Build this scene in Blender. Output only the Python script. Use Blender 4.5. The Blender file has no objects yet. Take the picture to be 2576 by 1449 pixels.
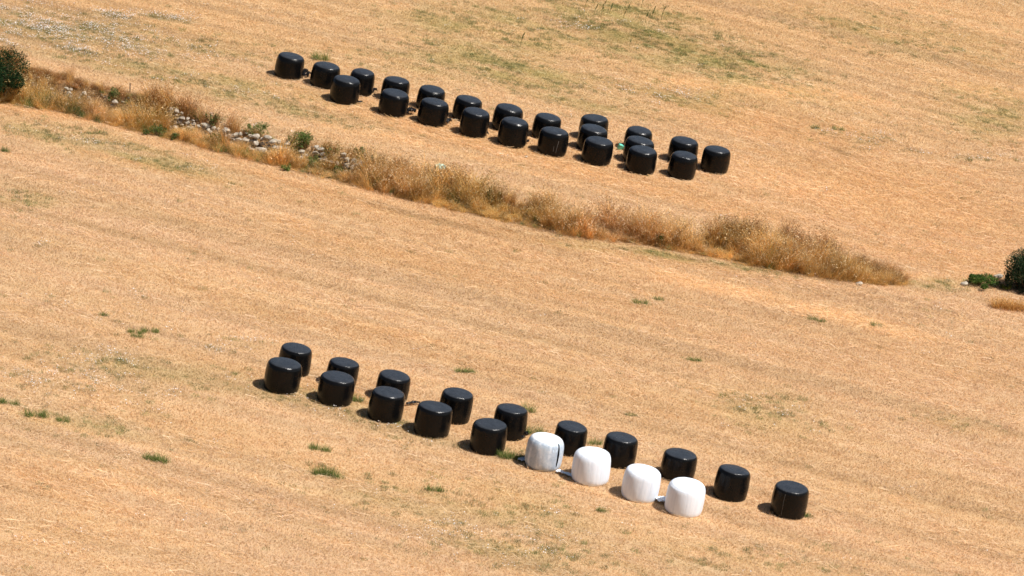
import bpy, math, random
import numpy as np
from mathutils import Vector, Matrix

# ------------------------------------------------------------------ camera, sky, sun
sc = bpy.context.scene
W, HPX, F = 2576.0, 1449.0, 11000.0          # measuring frame of the photograph and focal length in its pixels
PITCH = math.radians(13.0)
DIST = 185.0                                  # metres from the lens to the middle of the field
FWD = np.array([0.0, math.cos(PITCH), -math.sin(PITCH)])
RIGHT = np.array([1.0, 0.0, 0.0])
UP = np.array([0.0, math.sin(PITCH), math.cos(PITCH)])
CAM = -DIST * FWD
NC = np.array([0.41, 2.94, 1.0]); NC /= np.linalg.norm(NC)   # the hillside's normal seen from the camera
N = NC[0] * RIGHT + NC[1] * UP - NC[2] * FWD

cam_d = bpy.data.cameras.new('camera'); cam = bpy.data.objects.new('camera', cam_d)
sc.collection.objects.link(cam); sc.camera = cam
cam.location = CAM; cam.rotation_euler = (math.pi / 2 - PITCH, 0, 0)
cam_d.sensor_width = 36; cam_d.lens = F / W * 36; cam_d.clip_start = 1; cam_d.clip_end = 3000

e_r = RIGHT - RIGHT.dot(N) * N; e_r /= np.linalg.norm(e_r)
e_f = np.cross(N, e_r)                         # up the field, away from the camera
SUN = 0.60 * e_r - 0.26 * e_f + 1.2 * N; SUN /= np.linalg.norm(SUN)
sun_el = math.asin(SUN[2]); sun_az = math.atan2(SUN[0], SUN[1])
wd = bpy.data.worlds.new('World'); sc.world = wd; wd.use_nodes = True
nt = wd.node_tree
sky = nt.nodes.new('ShaderNodeTexSky'); sky.sky_type = 'NISHITA'; sky.sun_disc = False
sky.sun_elevation = sun_el; sky.sun_rotation = sun_az; sky.dust_density = 1.2
bg = nt.nodes['Background']; bg.inputs['Strength'].default_value = 0.05
nt.links.new(sky.outputs[0], bg.inputs['Color'])
sl = bpy.data.lights.new('sun', 'SUN'); sl.energy = 5.0; sl.angle = math.radians(0.53); sl.color = (1.0, 0.955, 0.89)
so = bpy.data.objects.new('sun', sl); sc.collection.objects.link(so)
so.rotation_euler = Vector(-SUN).to_track_quat('-Z', 'Y').to_euler(); so.location = (0, 0, 60)
vs = sc.view_settings; vs.view_transform = 'Standard'; vs.look = 'None'; vs.gamma = 1; vs.exposure = 0.33
sc.cycles.max_bounces = 6; sc.cycles.transparent_max_bounces = 4

RNG = np.random.default_rng(7)

# ------------------------------------------------------------------ noise, projection, the lie of the land
def _hash(i, j, s):
    h = (i.astype(np.int64) * 374761393 + j.astype(np.int64) * 668265263 + s * 974634777) & 0xffffffff
    h = ((h ^ (h >> 13)) * 1274126177) & 0xffffffff
    return ((h ^ (h >> 16)) & 0xffff) / 65535.0

def noise(x, y, s=0):
    x = np.asarray(x, float); y = np.asarray(y, float)
    i = np.floor(x); j = np.floor(y); a = x - i; b = y - j
    a = a * a * (3 - 2 * a); b = b * b * (3 - 2 * b)
    i = i.astype(np.int64); j = j.astype(np.int64)
    return ((_hash(i, j, s) * (1 - a) + _hash(i + 1, j, s) * a) * (1 - b)
            + (_hash(i, j + 1, s) * (1 - a) + _hash(i + 1, j + 1, s) * a) * b)

def fbm(x, y, s=0, o=4):
    t = 0; w = 0; k = 1.0
    for q in range(o):
        t = t + k * noise(np.asarray(x) * 2 ** q + 17.3 * q, np.asarray(y) * 2 ** q - 9.1 * q, s + q); w += k; k *= 0.5
    return t / w

def smooth(a, b, x):
    t = np.clip((np.asarray(x, float) - a) / (b - a), 0, 1); return t * t * (3 - 2 * t)

def project(P):
    d = np.atleast_2d(P) - CAM
    z = d @ FWD
    return W / 2 + F * (d @ RIGHT) / z, HPX / 2 - F * (d @ UP) / z

def ray(px, py):
    d = FWD + (px - W / 2) / F * RIGHT - (py - HPX / 2) / F * UP
    return d / np.linalg.norm(d)

def plane_hit(px, py):
    d = ray(px, py); return CAM + d * (-(CAM @ N) / (d @ N))

def planez(x, y): return -(N[0] * x + N[1] * y) / N[2]

WALL_PX = [(-300, 140), (-100, 190), (80, 235), (200, 260), (330, 289), (440, 324), (520, 342), (640, 380), (700, 391),
           (800, 415), (885, 438), (1000, 465), (1150, 500), (1300, 540), (1450, 570), (1600, 590), (1750, 612),
           (1900, 640), (2050, 672), (2200, 705), (2400, 735), (2900, 800)]
_wp = np.array([plane_hit(*p)[:2] for p in WALL_PX])
_d = _wp[14] - _wp[2]; _d = _d / np.linalg.norm(_d)
UD = _d; VD = np.array([-_d[1], _d[0]])
if VD[1] < 0: VD = -VD
_wu, _wv = _wp @ UD, _wp @ VD
WU = lambda px: float(np.interp(px, [p[0] for p in WALL_PX], _wu))
def uv(x, y): return x * UD[0] + y * UD[1], x * VD[0] + y * VD[1]
def wall_v(u): return np.interp(u, _wu, _wv)
def step_h(u): return np.interp(u, [WU(60), WU(700), WU(950), WU(1500), WU(2150)], [0.8, 0.75, 0.6, 0.35, 0.0])

def H(x, y):
    x = np.asarray(x, float); y = np.asarray(y, float)
    u, v = uv(x, y); dv = v - wall_v(u)
    st = step_h(u) * (0.75 * smooth(-0.05, 0.3, dv) + 0.25 * smooth(-0.6, 1.2, dv))
    un = 0.16 * (fbm(u / 11, v / 6, 3, 2) - 0.5) + 0.006 * (noise(u / 5.0, v / 0.8, 9) - 0.5)
    return planez(x, y) + st + un

def at(px, py):
    d = ray(px, py); t0 = -(CAM @ N) / (d @ N)
    t = np.linspace(t0 - 14, t0 + 10, 600); P = CAM + t[:, None] * d
    g = P[:, 2] - H(P[:, 0], P[:, 1])
    k = int(np.argmax(g < 0)); k = max(k, 1)
    a = g[k - 1] / (g[k - 1] - g[k]); tt = t[k - 1] + a * (t[k] - t[k - 1])
    p = CAM + tt * d; p[2] = float(H(p[0], p[1])); return p

def px_m(p): return F / float((p - CAM) @ FWD)              # picture pixels for one metre there

def normal(x, y, e=0.4):
    hx = (H(x + e, y) - H(x - e, y)) / (2 * e); hy = (H(x, y + e) - H(x, y - e)) / (2 * e)
    n = np.stack([-hx, -hy, np.ones_like(hx)], -1); return n / np.linalg.norm(n, axis=-1, keepdims=True)

# ------------------------------------------------------------------ small builders
def new_mesh(name, V, Fc, mat=None, cols=None, smooth_=False):
    m = bpy.data.meshes.new(name); m.from_pydata([tuple(v) for v in V], [], [tuple(f) for f in Fc])
    if cols is not None:
        a = m.attributes.new('col', 'FLOAT_COLOR', 'POINT'); c = np.ones((len(V), 4), np.float32); c[:, :3] = cols
        a.data.foreach_set('color', c.ravel())
    if smooth_: m.polygons.foreach_set('use_smooth', [True] * len(m.polygons))
    if mat: m.materials.append(mat)
    m.update(); return m

def link(name, mesh, parent=None):
    o = bpy.data.objects.new(name, mesh); sc.collection.objects.link(o)
    if parent is not None: o.parent = parent
    return o

def tag(o, label=None, cat=None, group=None, kind=None):
    if label: o['label'] = label
    if cat: o['category'] = cat
    if group: o['group'] = group
    if kind: o['kind'] = kind
    return o

def nodes(name):
    m = bpy.data.materials.new(name); m.use_nodes = True
    t = m.node_tree; b = t.nodes['Principled BSDF']; return m, t, b

def mk(t, typ, **kw):
    n = t.nodes.new(typ)
    for k, v in kw.items():
        if k.startswith('i_'): n.inputs[k[2:].replace('_', ' ')].default_value = v
        else: setattr(n, k, v)
    return n

def math_node(t, op, a, b=None):
    n = t.nodes.new('ShaderNodeMath'); n.operation = op
    for k, x in enumerate((a, b)):
        if x is None: continue
        if isinstance(x, (int, float)): n.inputs[k].default_value = x
        else: t.links.new(x, n.inputs[k])
    return n.outputs[0]

def ramp(t, fac, stops):
    r = t.nodes.new('ShaderNodeValToRGB'); t.links.new(fac, r.inputs[0])
    el = r.color_ramp.elements
    while len(el) < len(stops): el.new(0.5)
    for e, (p, c) in zip(el, stops): e.position = p; e.color = (*c, 1)
    return r.outputs[0]

def mix(t, f, a, b, typ='MIX'):
    n = t.nodes.new('ShaderNodeMix'); n.data_type = 'RGBA'; n.blend_type = typ
    for s, x in ((n.inputs[0], f), (n.inputs[6], a), (n.inputs[7], b)):
        if isinstance(x, (int, float)): s.default_value = x
        elif isinstance(x, tuple): s.default_value = (*x, 1)
        else: t.links.new(x, s)
    return n.outputs[2]

# ------------------------------------------------------------------ materials
def leaf_material(name, tinted, transl=0.42):
    m = bpy.data.materials.new(name); m.use_nodes = True; t = m.node_tree; t.nodes.clear()
    a = mk(t, 'ShaderNodeAttribute', attribute_name='col'); c = a.outputs['Color']
    if tinted:
        b = mk(t, 'ShaderNodeAttribute', attribute_name='tint', attribute_type='INSTANCER')
        c = mix(t, 1.0, c, b.outputs['Color'], 'MULTIPLY')
    d = mk(t, 'ShaderNodeBsdfDiffuse'); tr = mk(t, 'ShaderNodeBsdfTranslucent'); ms = mk(t, 'ShaderNodeMixShader')
    ms.inputs[0].default_value = transl; o = mk(t, 'ShaderNodeOutputMaterial')
    t.links.new(c, d.inputs[0]); t.links.new(c, tr.inputs[0])
    t.links.new(d.outputs[0], ms.inputs[1]); t.links.new(tr.outputs[0], ms.inputs[2]); t.links.new(ms.outputs[0], o.inputs[0])
    return m
M_STRAW = leaf_material('straw', True)
M_TALL = leaf_material('tall_straw', True, 0.32)
M_LEAF = leaf_material('leaves', False)

def ground_material():
    m, t, b = nodes('field_ground')
    co = mk(t, 'ShaderNodeTexCoord'); mp = mk(t, 'ShaderNodeMapping', vector_type='TEXTURE')
    mp.inputs['Rotation'].default_value = (0, 0, math.atan2(UD[1], UD[0])); mp.inputs['Scale'].default_value = (9, 1, 1)
    t.links.new(co.outputs['Object'], mp.inputs[0])
    n1 = mk(t, 'ShaderNodeTexNoise', i_Scale=1.1, i_Detail=5.0, i_Roughness=0.6); t.links.new(mp.outputs[0], n1.inputs['Vector'])
    n2 = mk(t, 'ShaderNodeTexNoise', i_Scale=14.0, i_Detail=6.0, i_Roughness=0.7); t.links.new(co.outputs['Object'], n2.inputs['Vector'])
    n3 = mk(t, 'ShaderNodeTexNoise', i_Scale=45.0, i_Detail=3.0); t.links.new(mp.outputs[0], n3.inputs['Vector'])
    c = ramp(t, n1.outputs[0], [(0.3, (0.45, 0.305, 0.16)), (0.5, (0.485, 0.335, 0.187)), (0.7, (0.51, 0.36, 0.213))])
    c2 = ramp(t, n2.outputs[0], [(0.3, (0.78, 0.75, 0.72)), (0.48, (1, 1, 1)), (0.7, (1.1, 1.1, 1.09))])
    c = mix(t, 0.55, c, c2, 'MULTIPLY')
    c3 = ramp(t, n3.outputs[0], [(0.3, (0.7, 0.66, 0.6)), (0.6, (1.08, 1.06, 1.0))])
    c = mix(t, 0.3, c, c3, 'MULTIPLY')
    a = mk(t, 'ShaderNodeAttribute', attribute_name='col'); c = mix(t, 1.0, c, a.outputs['Color'], 'MULTIPLY')
    t.links.new(c, b.inputs['Base Color']); b.inputs['Roughness'].default_value = 0.95; b.inputs['Specular IOR Level'].default_value = 0.1
    bp = mk(t, 'ShaderNodeBump', i_Strength=0.4, i_Distance=0.03); t.links.new(n2.outputs[0], bp.inputs['Height']); t.links.new(bp.outputs[0], b.inputs['Normal'])
    return m
M_GROUND = ground_material()

def film_material(name, kind):
    """stretched bale wrap: creases that run across the ends, layers that run up the sides"""
    m, t, b = nodes(name)
    co = mk(t, 'ShaderNodeTexCoord'); oi = mk(t, 'ShaderNodeObjectInfo')
    off = mk(t, 'ShaderNodeVectorMath', operation='SCALE'); off.inputs[0].default_value = (31, 17, 23)
    t.links.new(oi.outputs['Random'], off.inputs['Scale'])
    ad = mk(t, 'ShaderNodeVectorMath', operation='ADD'); t.links.new(co.outputs['Object'], ad.inputs[0]); t.links.new(off.outputs[0], ad.inputs[1])
    def stretched(sx, sy, sz, scale, detail, rough=0.6, dist=0.0):
        mp = mk(t, 'ShaderNodeMapping'); mp.inputs['Scale'].default_value = (sx, sy, sz); t.links.new(ad.outputs[0], mp.inputs[0])
        n = mk(t, 'ShaderNodeTexNoise', i_Scale=scale, i_Detail=detail, i_Roughness=rough, i_Distortion=dist); t.links.new(mp.outputs[0], n.inputs['Vector'])
        return n.outputs[0]
    side = stretched(9, 9, 0.45, 1.0, 5, 0.65); top = stretched(1.3, 9, 1, 1.6, 4, 0.6, 0.35)
    big = stretched(2.2, 2.2, 2.2, 1.0, 3); fine = stretched(1, 1, 1, 22.0, 3)
    sep = mk(t, 'ShaderNodeSeparateXYZ'); t.links.new(co.outputs['Normal'], sep.inputs[0])
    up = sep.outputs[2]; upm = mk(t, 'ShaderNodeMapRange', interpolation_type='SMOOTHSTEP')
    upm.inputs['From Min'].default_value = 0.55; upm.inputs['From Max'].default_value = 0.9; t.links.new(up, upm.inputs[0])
    hgt = mk(t, 'ShaderNodeMix'); hgt.data_type = 'FLOAT'
    t.links.new(upm.outputs[0], hgt.inputs[0]); t.links.new(math_node(t, 'MULTIPLY', side, 0.55), hgt.inputs[2]); t.links.new(top, hgt.inputs[3])
    h = math_node(t, 'ADD', hgt.outputs[0], math_node(t, 'MULTIPLY', fine, 0.06)); h = math_node(t, 'ADD', h, math_node(t, 'MULTIPLY', big, 0.5))
    bp = mk(t, 'ShaderNodeBump', i_Strength=0.8, i_Distance=0.035 if kind == 'black' else 0.03); t.links.new(h, bp.inputs['Height']); t.links.new(bp.outputs[0], b.inputs['Normal'])
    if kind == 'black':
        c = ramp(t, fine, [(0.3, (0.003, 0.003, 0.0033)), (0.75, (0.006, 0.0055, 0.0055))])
        sky_sheen = ramp(t, stretched(1, 1, 1, 5.0, 8, 0.75), [(0.3, (0.017, 0.021, 0.027)), (0.75, (0.042, 0.048, 0.058))])  # bluish sky sheen painted into the colour of the upward faces
        dm = mk(t, 'ShaderNodeMix'); dm.data_type = 'RGBA'; dm.blend_type = 'ADD'; t.links.new(upm.outputs[0], dm.inputs[0]); t.links.new(c, dm.inputs[6]); t.links.new(sky_sheen, dm.inputs[7])
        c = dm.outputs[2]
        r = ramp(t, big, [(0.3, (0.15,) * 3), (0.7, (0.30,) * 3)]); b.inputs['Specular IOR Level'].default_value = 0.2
    else:
        if kind == 'white':
            c = ramp(t, side, [(0.3, (0.68, 0.74, 0.84)), (0.5, (0.81, 0.87, 0.96)), (0.7, (0.84, 0.89, 0.97))])
        else:
            band = stretched(2.6, 2.6, 0.12, 1.0, 2, 0.5); blot = stretched(4, 4, 3, 2.2, 7, 0.75)
            c = ramp(t, band, [(0.36, (0.36, 0.42, 0.50)), (0.45, (0.52, 0.58, 0.65)), (0.5, (0.72, 0.76, 0.82)), (0.56, (0.48, 0.54, 0.62))])
            bl = ramp(t, blot, [(0.42, (0.62, 0.70, 0.78)), (0.58, (1, 1, 1))]); c = mix(t, 0.7, c, bl, 'MULTIPLY')
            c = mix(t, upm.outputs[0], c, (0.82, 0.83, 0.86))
        r = ramp(t, big, [(0.3, (0.35,) * 3), (0.7, (0.5,) * 3)]); b.inputs['Specular IOR Level'].default_value = 0.4
    t.links.new(c, b.inputs['Base Color']); t.links.new(r, b.inputs['Roughness'])
    return m
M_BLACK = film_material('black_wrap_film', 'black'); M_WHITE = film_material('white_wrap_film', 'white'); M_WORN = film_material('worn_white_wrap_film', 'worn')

def plain(name, col, rough=0.6, spec=0.4, scale=20.0, amt=0.25, bump=0.2):
    m, t, b = nodes(name); co = mk(t, 'ShaderNodeTexCoord')
    n = mk(t, 'ShaderNodeTexNoise', i_Scale=scale, i_Detail=6.0, i_Roughness=0.65); t.links.new(co.outputs['Object'], n.inputs['Vector'])
    c = ramp(t, n.outputs[0], [(0.3, tuple(x * (1 - amt) for x in col)), (0.7, tuple(min(1, x * (1 + amt)) for x in col))])
    t.links.new(c, b.inputs['Base Color']); b.inputs['Roughness'].default_value = rough; b.inputs['Specular IOR Level'].default_value = spec
    bp = mk(t, 'ShaderNodeBump', i_Strength=bump, i_Distance=0.02); t.links.new(n.outputs[0], bp.inputs['Height']); t.links.new(bp.outputs[0], b.inputs['Normal'])
    return m
M_STONE = plain('limestone', (0.40, 0.345, 0.275), 0.95, 0.1, 9.0, 0.35, 0.8)
M_BLACKSHEET = plain('crumpled_black_film', (0.010, 0.010, 0.012), 0.25, 0.5, 14, 0.4, 0.5)
M_WHITESHEET = plain('crumpled_white_film', (0.80, 0.82, 0.86), 0.4, 0.4, 14, 0.1, 0.4)
M_BLUESHEET = plain('crumpled_bluish_film', (0.50, 0.60, 0.70), 0.4, 0.4, 14, 0.25, 0.4)
M_SCUFF = plain('scuffed_film', (0.16, 0.155, 0.15), 0.6, 0.2, 30, 0.3, 0.1)
M_SLIT = plain('dark_gap', (0.006, 0.006, 0.007), 0.8, 0.1, 10, 0.3, 0.2)
M_TURQ = plain('turquoise_plastic', (0.16, 0.62, 0.47), 0.45, 0.4, 6, 0.12, 0.1)
M_PALEGREEN = plain('pale_green_plastic', (0.42, 0.62, 0.50), 0.35, 0.5, 16, 0.35, 0.6)
M_STEM = plain('woody_stem', (0.16, 0.11, 0.07), 0.9, 0.1, 30, 0.3, 0.4)
M_STAKE = plain('weathered_wood', (0.08, 0.06, 0.05), 0.9, 0.1, 30, 0.3, 0.4)

# ------------------------------------------------------------------ patches of the field (where plants grow thicker)
def ell(px, py, L):
    """how strongly a ground point lies in a list of patches (x, y, half-width, half-height, tilt, strength)"""
    r = np.zeros_like(px)
    for (cx, cy, a, b, tl, s) in L:
        c, sn = math.cos(math.radians(tl)), math.sin(math.radians(tl))
        dx, dy = px - cx, py - cy
        q = ((dx * c + dy * sn) / a) ** 2 + ((-dx * sn + dy * c) / b) ** 2
        r = np.maximum(r, s * np.exp(-1.1 * q ** 1.3))
    return r
GREEN_PATCH = [(1700, 120, 330, 60, 16, 0.9), (1850, 150, 120, 35, 12, 1.0), (1300, 180, 260, 42, 14, 0.8), (1250, 75, 230, 55, 8, 0.7), (1560, 35, 200, 35, 8, 0.85),
    (1090, 160, 180, 35, 8, 0.45), (470, 195, 330, 22, 10, 0.6), (330, 95, 420, 40, 6, 0.3), (700, 265, 250, 22, 13, 0.45), (2470, 280, 130, 60, 10, 0.6),
    (2250, 90, 260, 50, 10, 0.35), (120, 330, 200, 22, 9, 0.6), (320, 385, 260, 28, 13, 0.55), (50, 500, 100, 25, 5, 0.45), (1480, 262, 170, 20, 9, 0.4), (1700, 250, 160, 20, 12, 0.45),
    (1700, 645, 260, 10, 9, 0.7), (1480, 625, 120, 7, 8, 0.3), (430, 940, 300, 35, 8, 0.3), (800, 1010, 220, 25, 13, 0.45), (950, 1060, 220, 20, 14, 0.5), (1300, 1140, 90, 14, 12, 0.5),
    (250, 1080, 200, 30, 8, 0.3), (820, 1190, 70, 18, 8, 0.35), (1180, 1270, 380, 60, 8, 0.3), (1380, 1400, 260, 45, 4, 0.45), (1920, 1030, 150, 50, 12, 0.3), (2380, 715, 90, 14, 2, 0.8),
    (2250, 705, 60, 10, 4, 0.4), (1650, 1400, 500, 50, 2, 0.2), (2420, 1060, 130, 30, 10, 0.2), (1760, 235, 120, 20, 14, 0.4), (1590, 235, 130, 12, 8, 0.3)]
FLOWER_PATCH = [(130, 60, 210, 45, 8, 0.9), (400, 45, 60, 7, 8, 1.2), (460, 48, 50, 10, 4, 1.0), (300, 40, 60, 9, 8, 1.1), (30, 100, 60, 18, 6, 1.2), (120, 95, 60, 10, 8, 1.0), (190, 125, 60, 12, 10, 1.1),
    (330, 110, 130, 20, 14, 0.7), (250, 100, 250, 40, 8, 0.45), (470, 200, 300, 14, 12, 0.35), (560, 300, 200, 8, 14, 0.2), (330, 385, 170, 16, 13, 0.55), (150, 345, 160, 10, 10, 0.2),
    (1560, 60, 20, 6, 0, 0.3), (1450, 62, 60, 12, 12, 0.6), (1900, 265, 60, 10, 6, 0.3), (1700, 245, 130, 18, 12, 0.5), (1580, 240, 120, 12, 10, 0.35), (1470, 290, 60, 10, 0, 0.3),
    (2080, 335, 60, 6, 4, 0.7), (2150, 355, 80, 8, 3, 0.85), (2220, 345, 60, 10, 3, 0.55), (2330, 385, 60, 8, 4, 0.6), (2430, 395, 120, 9, 3, 0.7), (2180, 375, 60, 8, 3, 0.5),
    (250, 925, 110, 40, 4, 0.55), (170, 960, 140, 40, 4, 0.45), (330, 985, 90, 35, 10, 0.6), (70, 940, 40, 12, 0, 0.7), (390, 1040, 60, 20, 20, 0.5), (640, 870, 70, 16, 0, 0.7), (560, 880, 60, 12, 0, 0.5),
    (115, 616, 16, 5, 0, 1.5), (800, 1010, 200, 25, 13, 0.35), (1000, 1090, 120, 25, 10, 0.35), (870, 1140, 25, 8, 0, 0.2), (1120, 1310, 200, 60, 10, 0.35), (1360, 1340, 140, 60, 5, 0.4), (1340, 1420, 120, 25, 0, 0.6),
    (1450, 1310, 100, 20, 8, 0.3), (1950, 1040, 130, 30, 15, 0.2), (900, 1200, 40, 10, 0, 0.3), (100, 1340, 150, 50, 4, 0.1), (700, 1330, 200, 60, 4, 0.12), (260, 790, 200, 60, 4, 0.07)]
PALE_PATCH = [(1770, 212, 140, 14, 5, 0.9), (1950, 230, 140, 16, 8, 1.0), (2130, 245, 130, 14, 8, 0.8), (2480, 230, 130, 16, 10, 0.7), (1300, 545, 200, 16, 14, 0.9), (1100, 500, 160, 12, 14, 0.8), (1560, 600, 80, 8, 8, 0.4),
    (1800, 720, 260, 22, 12, 0.8), (2100, 790, 220, 20, 13, 0.9), (2250, 835, 90, 14, 12, 0.7), (1000, 350, 160, 14, 13, 0.7), (880, 330, 120, 10, 14, 0.7), (1250, 410, 200, 14, 14, 0.4), (2000, 470, 260, 26, 14, 0.4),
    (700, 545, 120, 10, 14, 0.5), (500, 700, 300, 60, 8, 0.3), (400, 1240, 200, 18, 12, 0.5), (250, 1180, 200, 14, 12, 0.5), (300, 1330, 300, 40, 8, 0.3), (900, 480, 120, 8, 16, 0.6), (2400, 700, 200, 14, 3, 0.5)]
ORANGE_PATCH = [(2250, 500, 440, 120, 12, 0.7), (2380, 640, 300, 50, 6, 0.5), (1950, 320, 380, 50, 14, 0.6), (1150, 330, 420, 40, 14, 0.5), (1700, 480, 500, 35, 13, 0.5), (2250, 560, 350, 60, 14, 0.5), (800, 480, 240, 9, 16, 0.8), (450, 430, 200, 8, 12, 0.5), (1700, 660, 400, 12, 9, 0.5), (1250, 590, 250, 14, 12, 0.4),
    (120, 1200, 200, 20, 12, 0.6), (200, 1260, 240, 18, 14, 0.5), (900, 620, 500, 40, 10, 0.25), (1000, 840, 180, 16, 8, 0.4), (2300, 900, 300, 60, 10, 0.25), (120, 285, 160, 8, 9, 0.8)]
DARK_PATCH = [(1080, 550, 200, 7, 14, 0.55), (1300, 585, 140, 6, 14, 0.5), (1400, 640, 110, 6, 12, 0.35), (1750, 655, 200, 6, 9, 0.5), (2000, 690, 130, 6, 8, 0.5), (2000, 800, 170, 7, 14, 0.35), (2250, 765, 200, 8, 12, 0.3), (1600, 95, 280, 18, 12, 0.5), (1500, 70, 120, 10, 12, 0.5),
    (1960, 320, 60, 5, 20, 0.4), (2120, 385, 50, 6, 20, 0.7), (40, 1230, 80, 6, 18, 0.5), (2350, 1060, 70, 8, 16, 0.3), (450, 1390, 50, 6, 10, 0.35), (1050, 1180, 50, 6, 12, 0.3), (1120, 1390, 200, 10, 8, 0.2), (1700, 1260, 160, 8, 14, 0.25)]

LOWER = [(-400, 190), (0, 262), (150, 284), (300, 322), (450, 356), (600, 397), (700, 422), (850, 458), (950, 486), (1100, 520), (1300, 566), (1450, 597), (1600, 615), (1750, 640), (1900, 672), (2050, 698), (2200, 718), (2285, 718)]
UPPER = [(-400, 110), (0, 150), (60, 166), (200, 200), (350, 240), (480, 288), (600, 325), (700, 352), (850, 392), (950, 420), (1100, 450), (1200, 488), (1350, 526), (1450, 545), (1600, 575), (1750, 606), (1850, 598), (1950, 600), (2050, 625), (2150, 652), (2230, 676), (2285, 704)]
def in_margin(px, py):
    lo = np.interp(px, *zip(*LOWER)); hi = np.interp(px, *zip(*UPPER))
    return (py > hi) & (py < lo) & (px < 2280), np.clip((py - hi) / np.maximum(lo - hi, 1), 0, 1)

def field_tint(x, y):
    """colour of the dry crop: broad drifts along the mowing direction"""
    px, py = project(np.stack([x, y, H(x, y)], -1)); u, v = uv(x, y)
    a = fbm(u / 30, v / 2.4, 21, 4); b = fbm(u / 40, v / 0.5, 33, 2); c = fbm(u / 30, v / 12, 41, 3)
    gold = np.array([1.08, 1.04, 0.98]); pink = np.array([1.12, 1.06, 1.14]); dull = np.array([0.91, 0.87, 0.87]); orange = np.array([1.07, 0.94, 0.82])
    t = np.ones((len(px), 3)) * np.array([1.045, 1.02, 1.045])
    def lay(w, col):
        nonlocal t
        w = np.clip(w, 0, 1)[:, None]; t = t * (1 - w) + col * w
    lay(smooth(0.5, 0.68, a) * 0.5, orange); lay(smooth(0.5, 0.32, a) * 0.5, pink); lay(np.interp(px + 0.5 * py, [1500, 2800], [0, 0.5]), pink * 0.98); lay(np.interp(py - 0.12 * px, [-250, 350], [0.6, 0]), np.array([1.07, 1.05, 0.95])); lay(smooth(0.52, 0.72, c) * 0.45, gold)
    lay(smooth(0.54, 0.74, b) * 0.65, dull); lay(smooth(0.45, 0.25, b) * 0.55, np.array([1.2, 1.15, 1.14]))
    vv = v + 1.6 * fbm(u / 30, v / 60, 44, 2); ln = smooth(0.80, 0.97, np.cos(vv * 6.2832 / 2.3)) * smooth(0.42, 0.6, fbm(u / 22, v / 5, 45, 2)); lay(ln * 0.45, np.array([0.86, 0.78, 0.72]))
    ln = smooth(0.85, 0.98, np.cos(vv * 6.2832 / 2.3 + 1.9)) * smooth(0.45, 0.6, fbm(u / 26, v / 5, 46, 2)); lay(ln * 0.45, np.array([1.24, 1.18, 1.14])); lay(ell(px, py, ORANGE_PATCH) * 0.85, orange * np.array([1, 0.98, 0.92])); lay(ell(px, py, PALE_PATCH), np.array([1.25, 1.2, 1.15]))
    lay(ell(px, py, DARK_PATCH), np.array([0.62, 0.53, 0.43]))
    g = ell(px, py, GREEN_PATCH) * smooth(0.35, 0.7, fbm(u / 1.8, v / 0.9, 55, 3)); lay(ell(px, py, GREEN_PATCH) * 0.32, np.array([0.86, 0.90, 0.66])); lay(g * 0.8, np.array([0.64, 0.78, 0.50]))
    f = ell(px, py, FLOWER_PATCH) * smooth(0.35, 0.65, fbm(u / 1.2, v / 0.6, 56, 3)); lay(f * np.interp(py, [140, 260], [0.8, 0.45]), np.array([0.70, 0.74, 0.68]))
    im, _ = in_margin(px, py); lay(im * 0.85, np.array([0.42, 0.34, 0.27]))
    return t, px, py, u, v

# ------------------------------------------------------------------ the ground
def axis(a, b, step_, far, grow=1.35):
    s = list(np.arange(a, b + 1e-6, step_)); d = step_
    while s[-1] < far: d *= grow; s.append(s[-1] + d)
    d = step_
    while s[0] > -far: d *= grow; s.insert(0, s[0] - d)
    return np.array(s)
def build_ground():
    us = axis(-48, 48, 0.4, 900); vs_ = axis(-50, 58, 0.22, 900)
    U, Vv = np.meshgrid(us, vs_, indexing='ij')
    # rows follow the wall line so the terrace edge is crisp
    off = wall_v(U) * np.exp(-(np.clip(np.abs(Vv) - 8, 0, None) / 15) ** 2)
    Vv = Vv + off
    X = U * UD[0] + Vv * VD[0]; Y = U * UD[1] + Vv * VD[1]; Z = H(X, Y)
    P = np.stack([X, Y, Z], -1).reshape(-1, 3); nu, nv = len(us), len(vs_)
    i = np.arange(nu * nv).reshape(nu, nv)
    q = np.stack([i[:-1, :-1], i[1:, :-1], i[1:, 1:], i[:-1, 1:]], -1).reshape(-1, 4)
    m = bpy.data.meshes.new('ground'); m.vertices.add(len(P)); m.vertices.foreach_set('co', P.astype(np.float32).ravel())
    m.loops.add(q.size); m.loops.foreach_set('vertex_index', q.ravel().astype(np.int32))
    m.polygons.add(len(q)); m.polygons.foreach_set('loop_start', np.arange(0, q.size, 4, dtype=np.int32))
    m.polygons.foreach_set('use_smooth', np.ones(len(q), bool))
    t, *_ = field_tint(P[:, 0], P[:, 1]); c = np.ones((len(P), 4), np.float32); c[:, :3] = t
    a = m.attributes.new('col', 'FLOAT_COLOR', 'POINT'); a.data.foreach_set('color', c.ravel())
    m.materials.append(M_GROUND); m.update(calc_edges=True); m.validate()
    tag(link('ground', m), 'dry hillside field sloping down to the right', 'ground', kind='structure')
build_ground()

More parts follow.
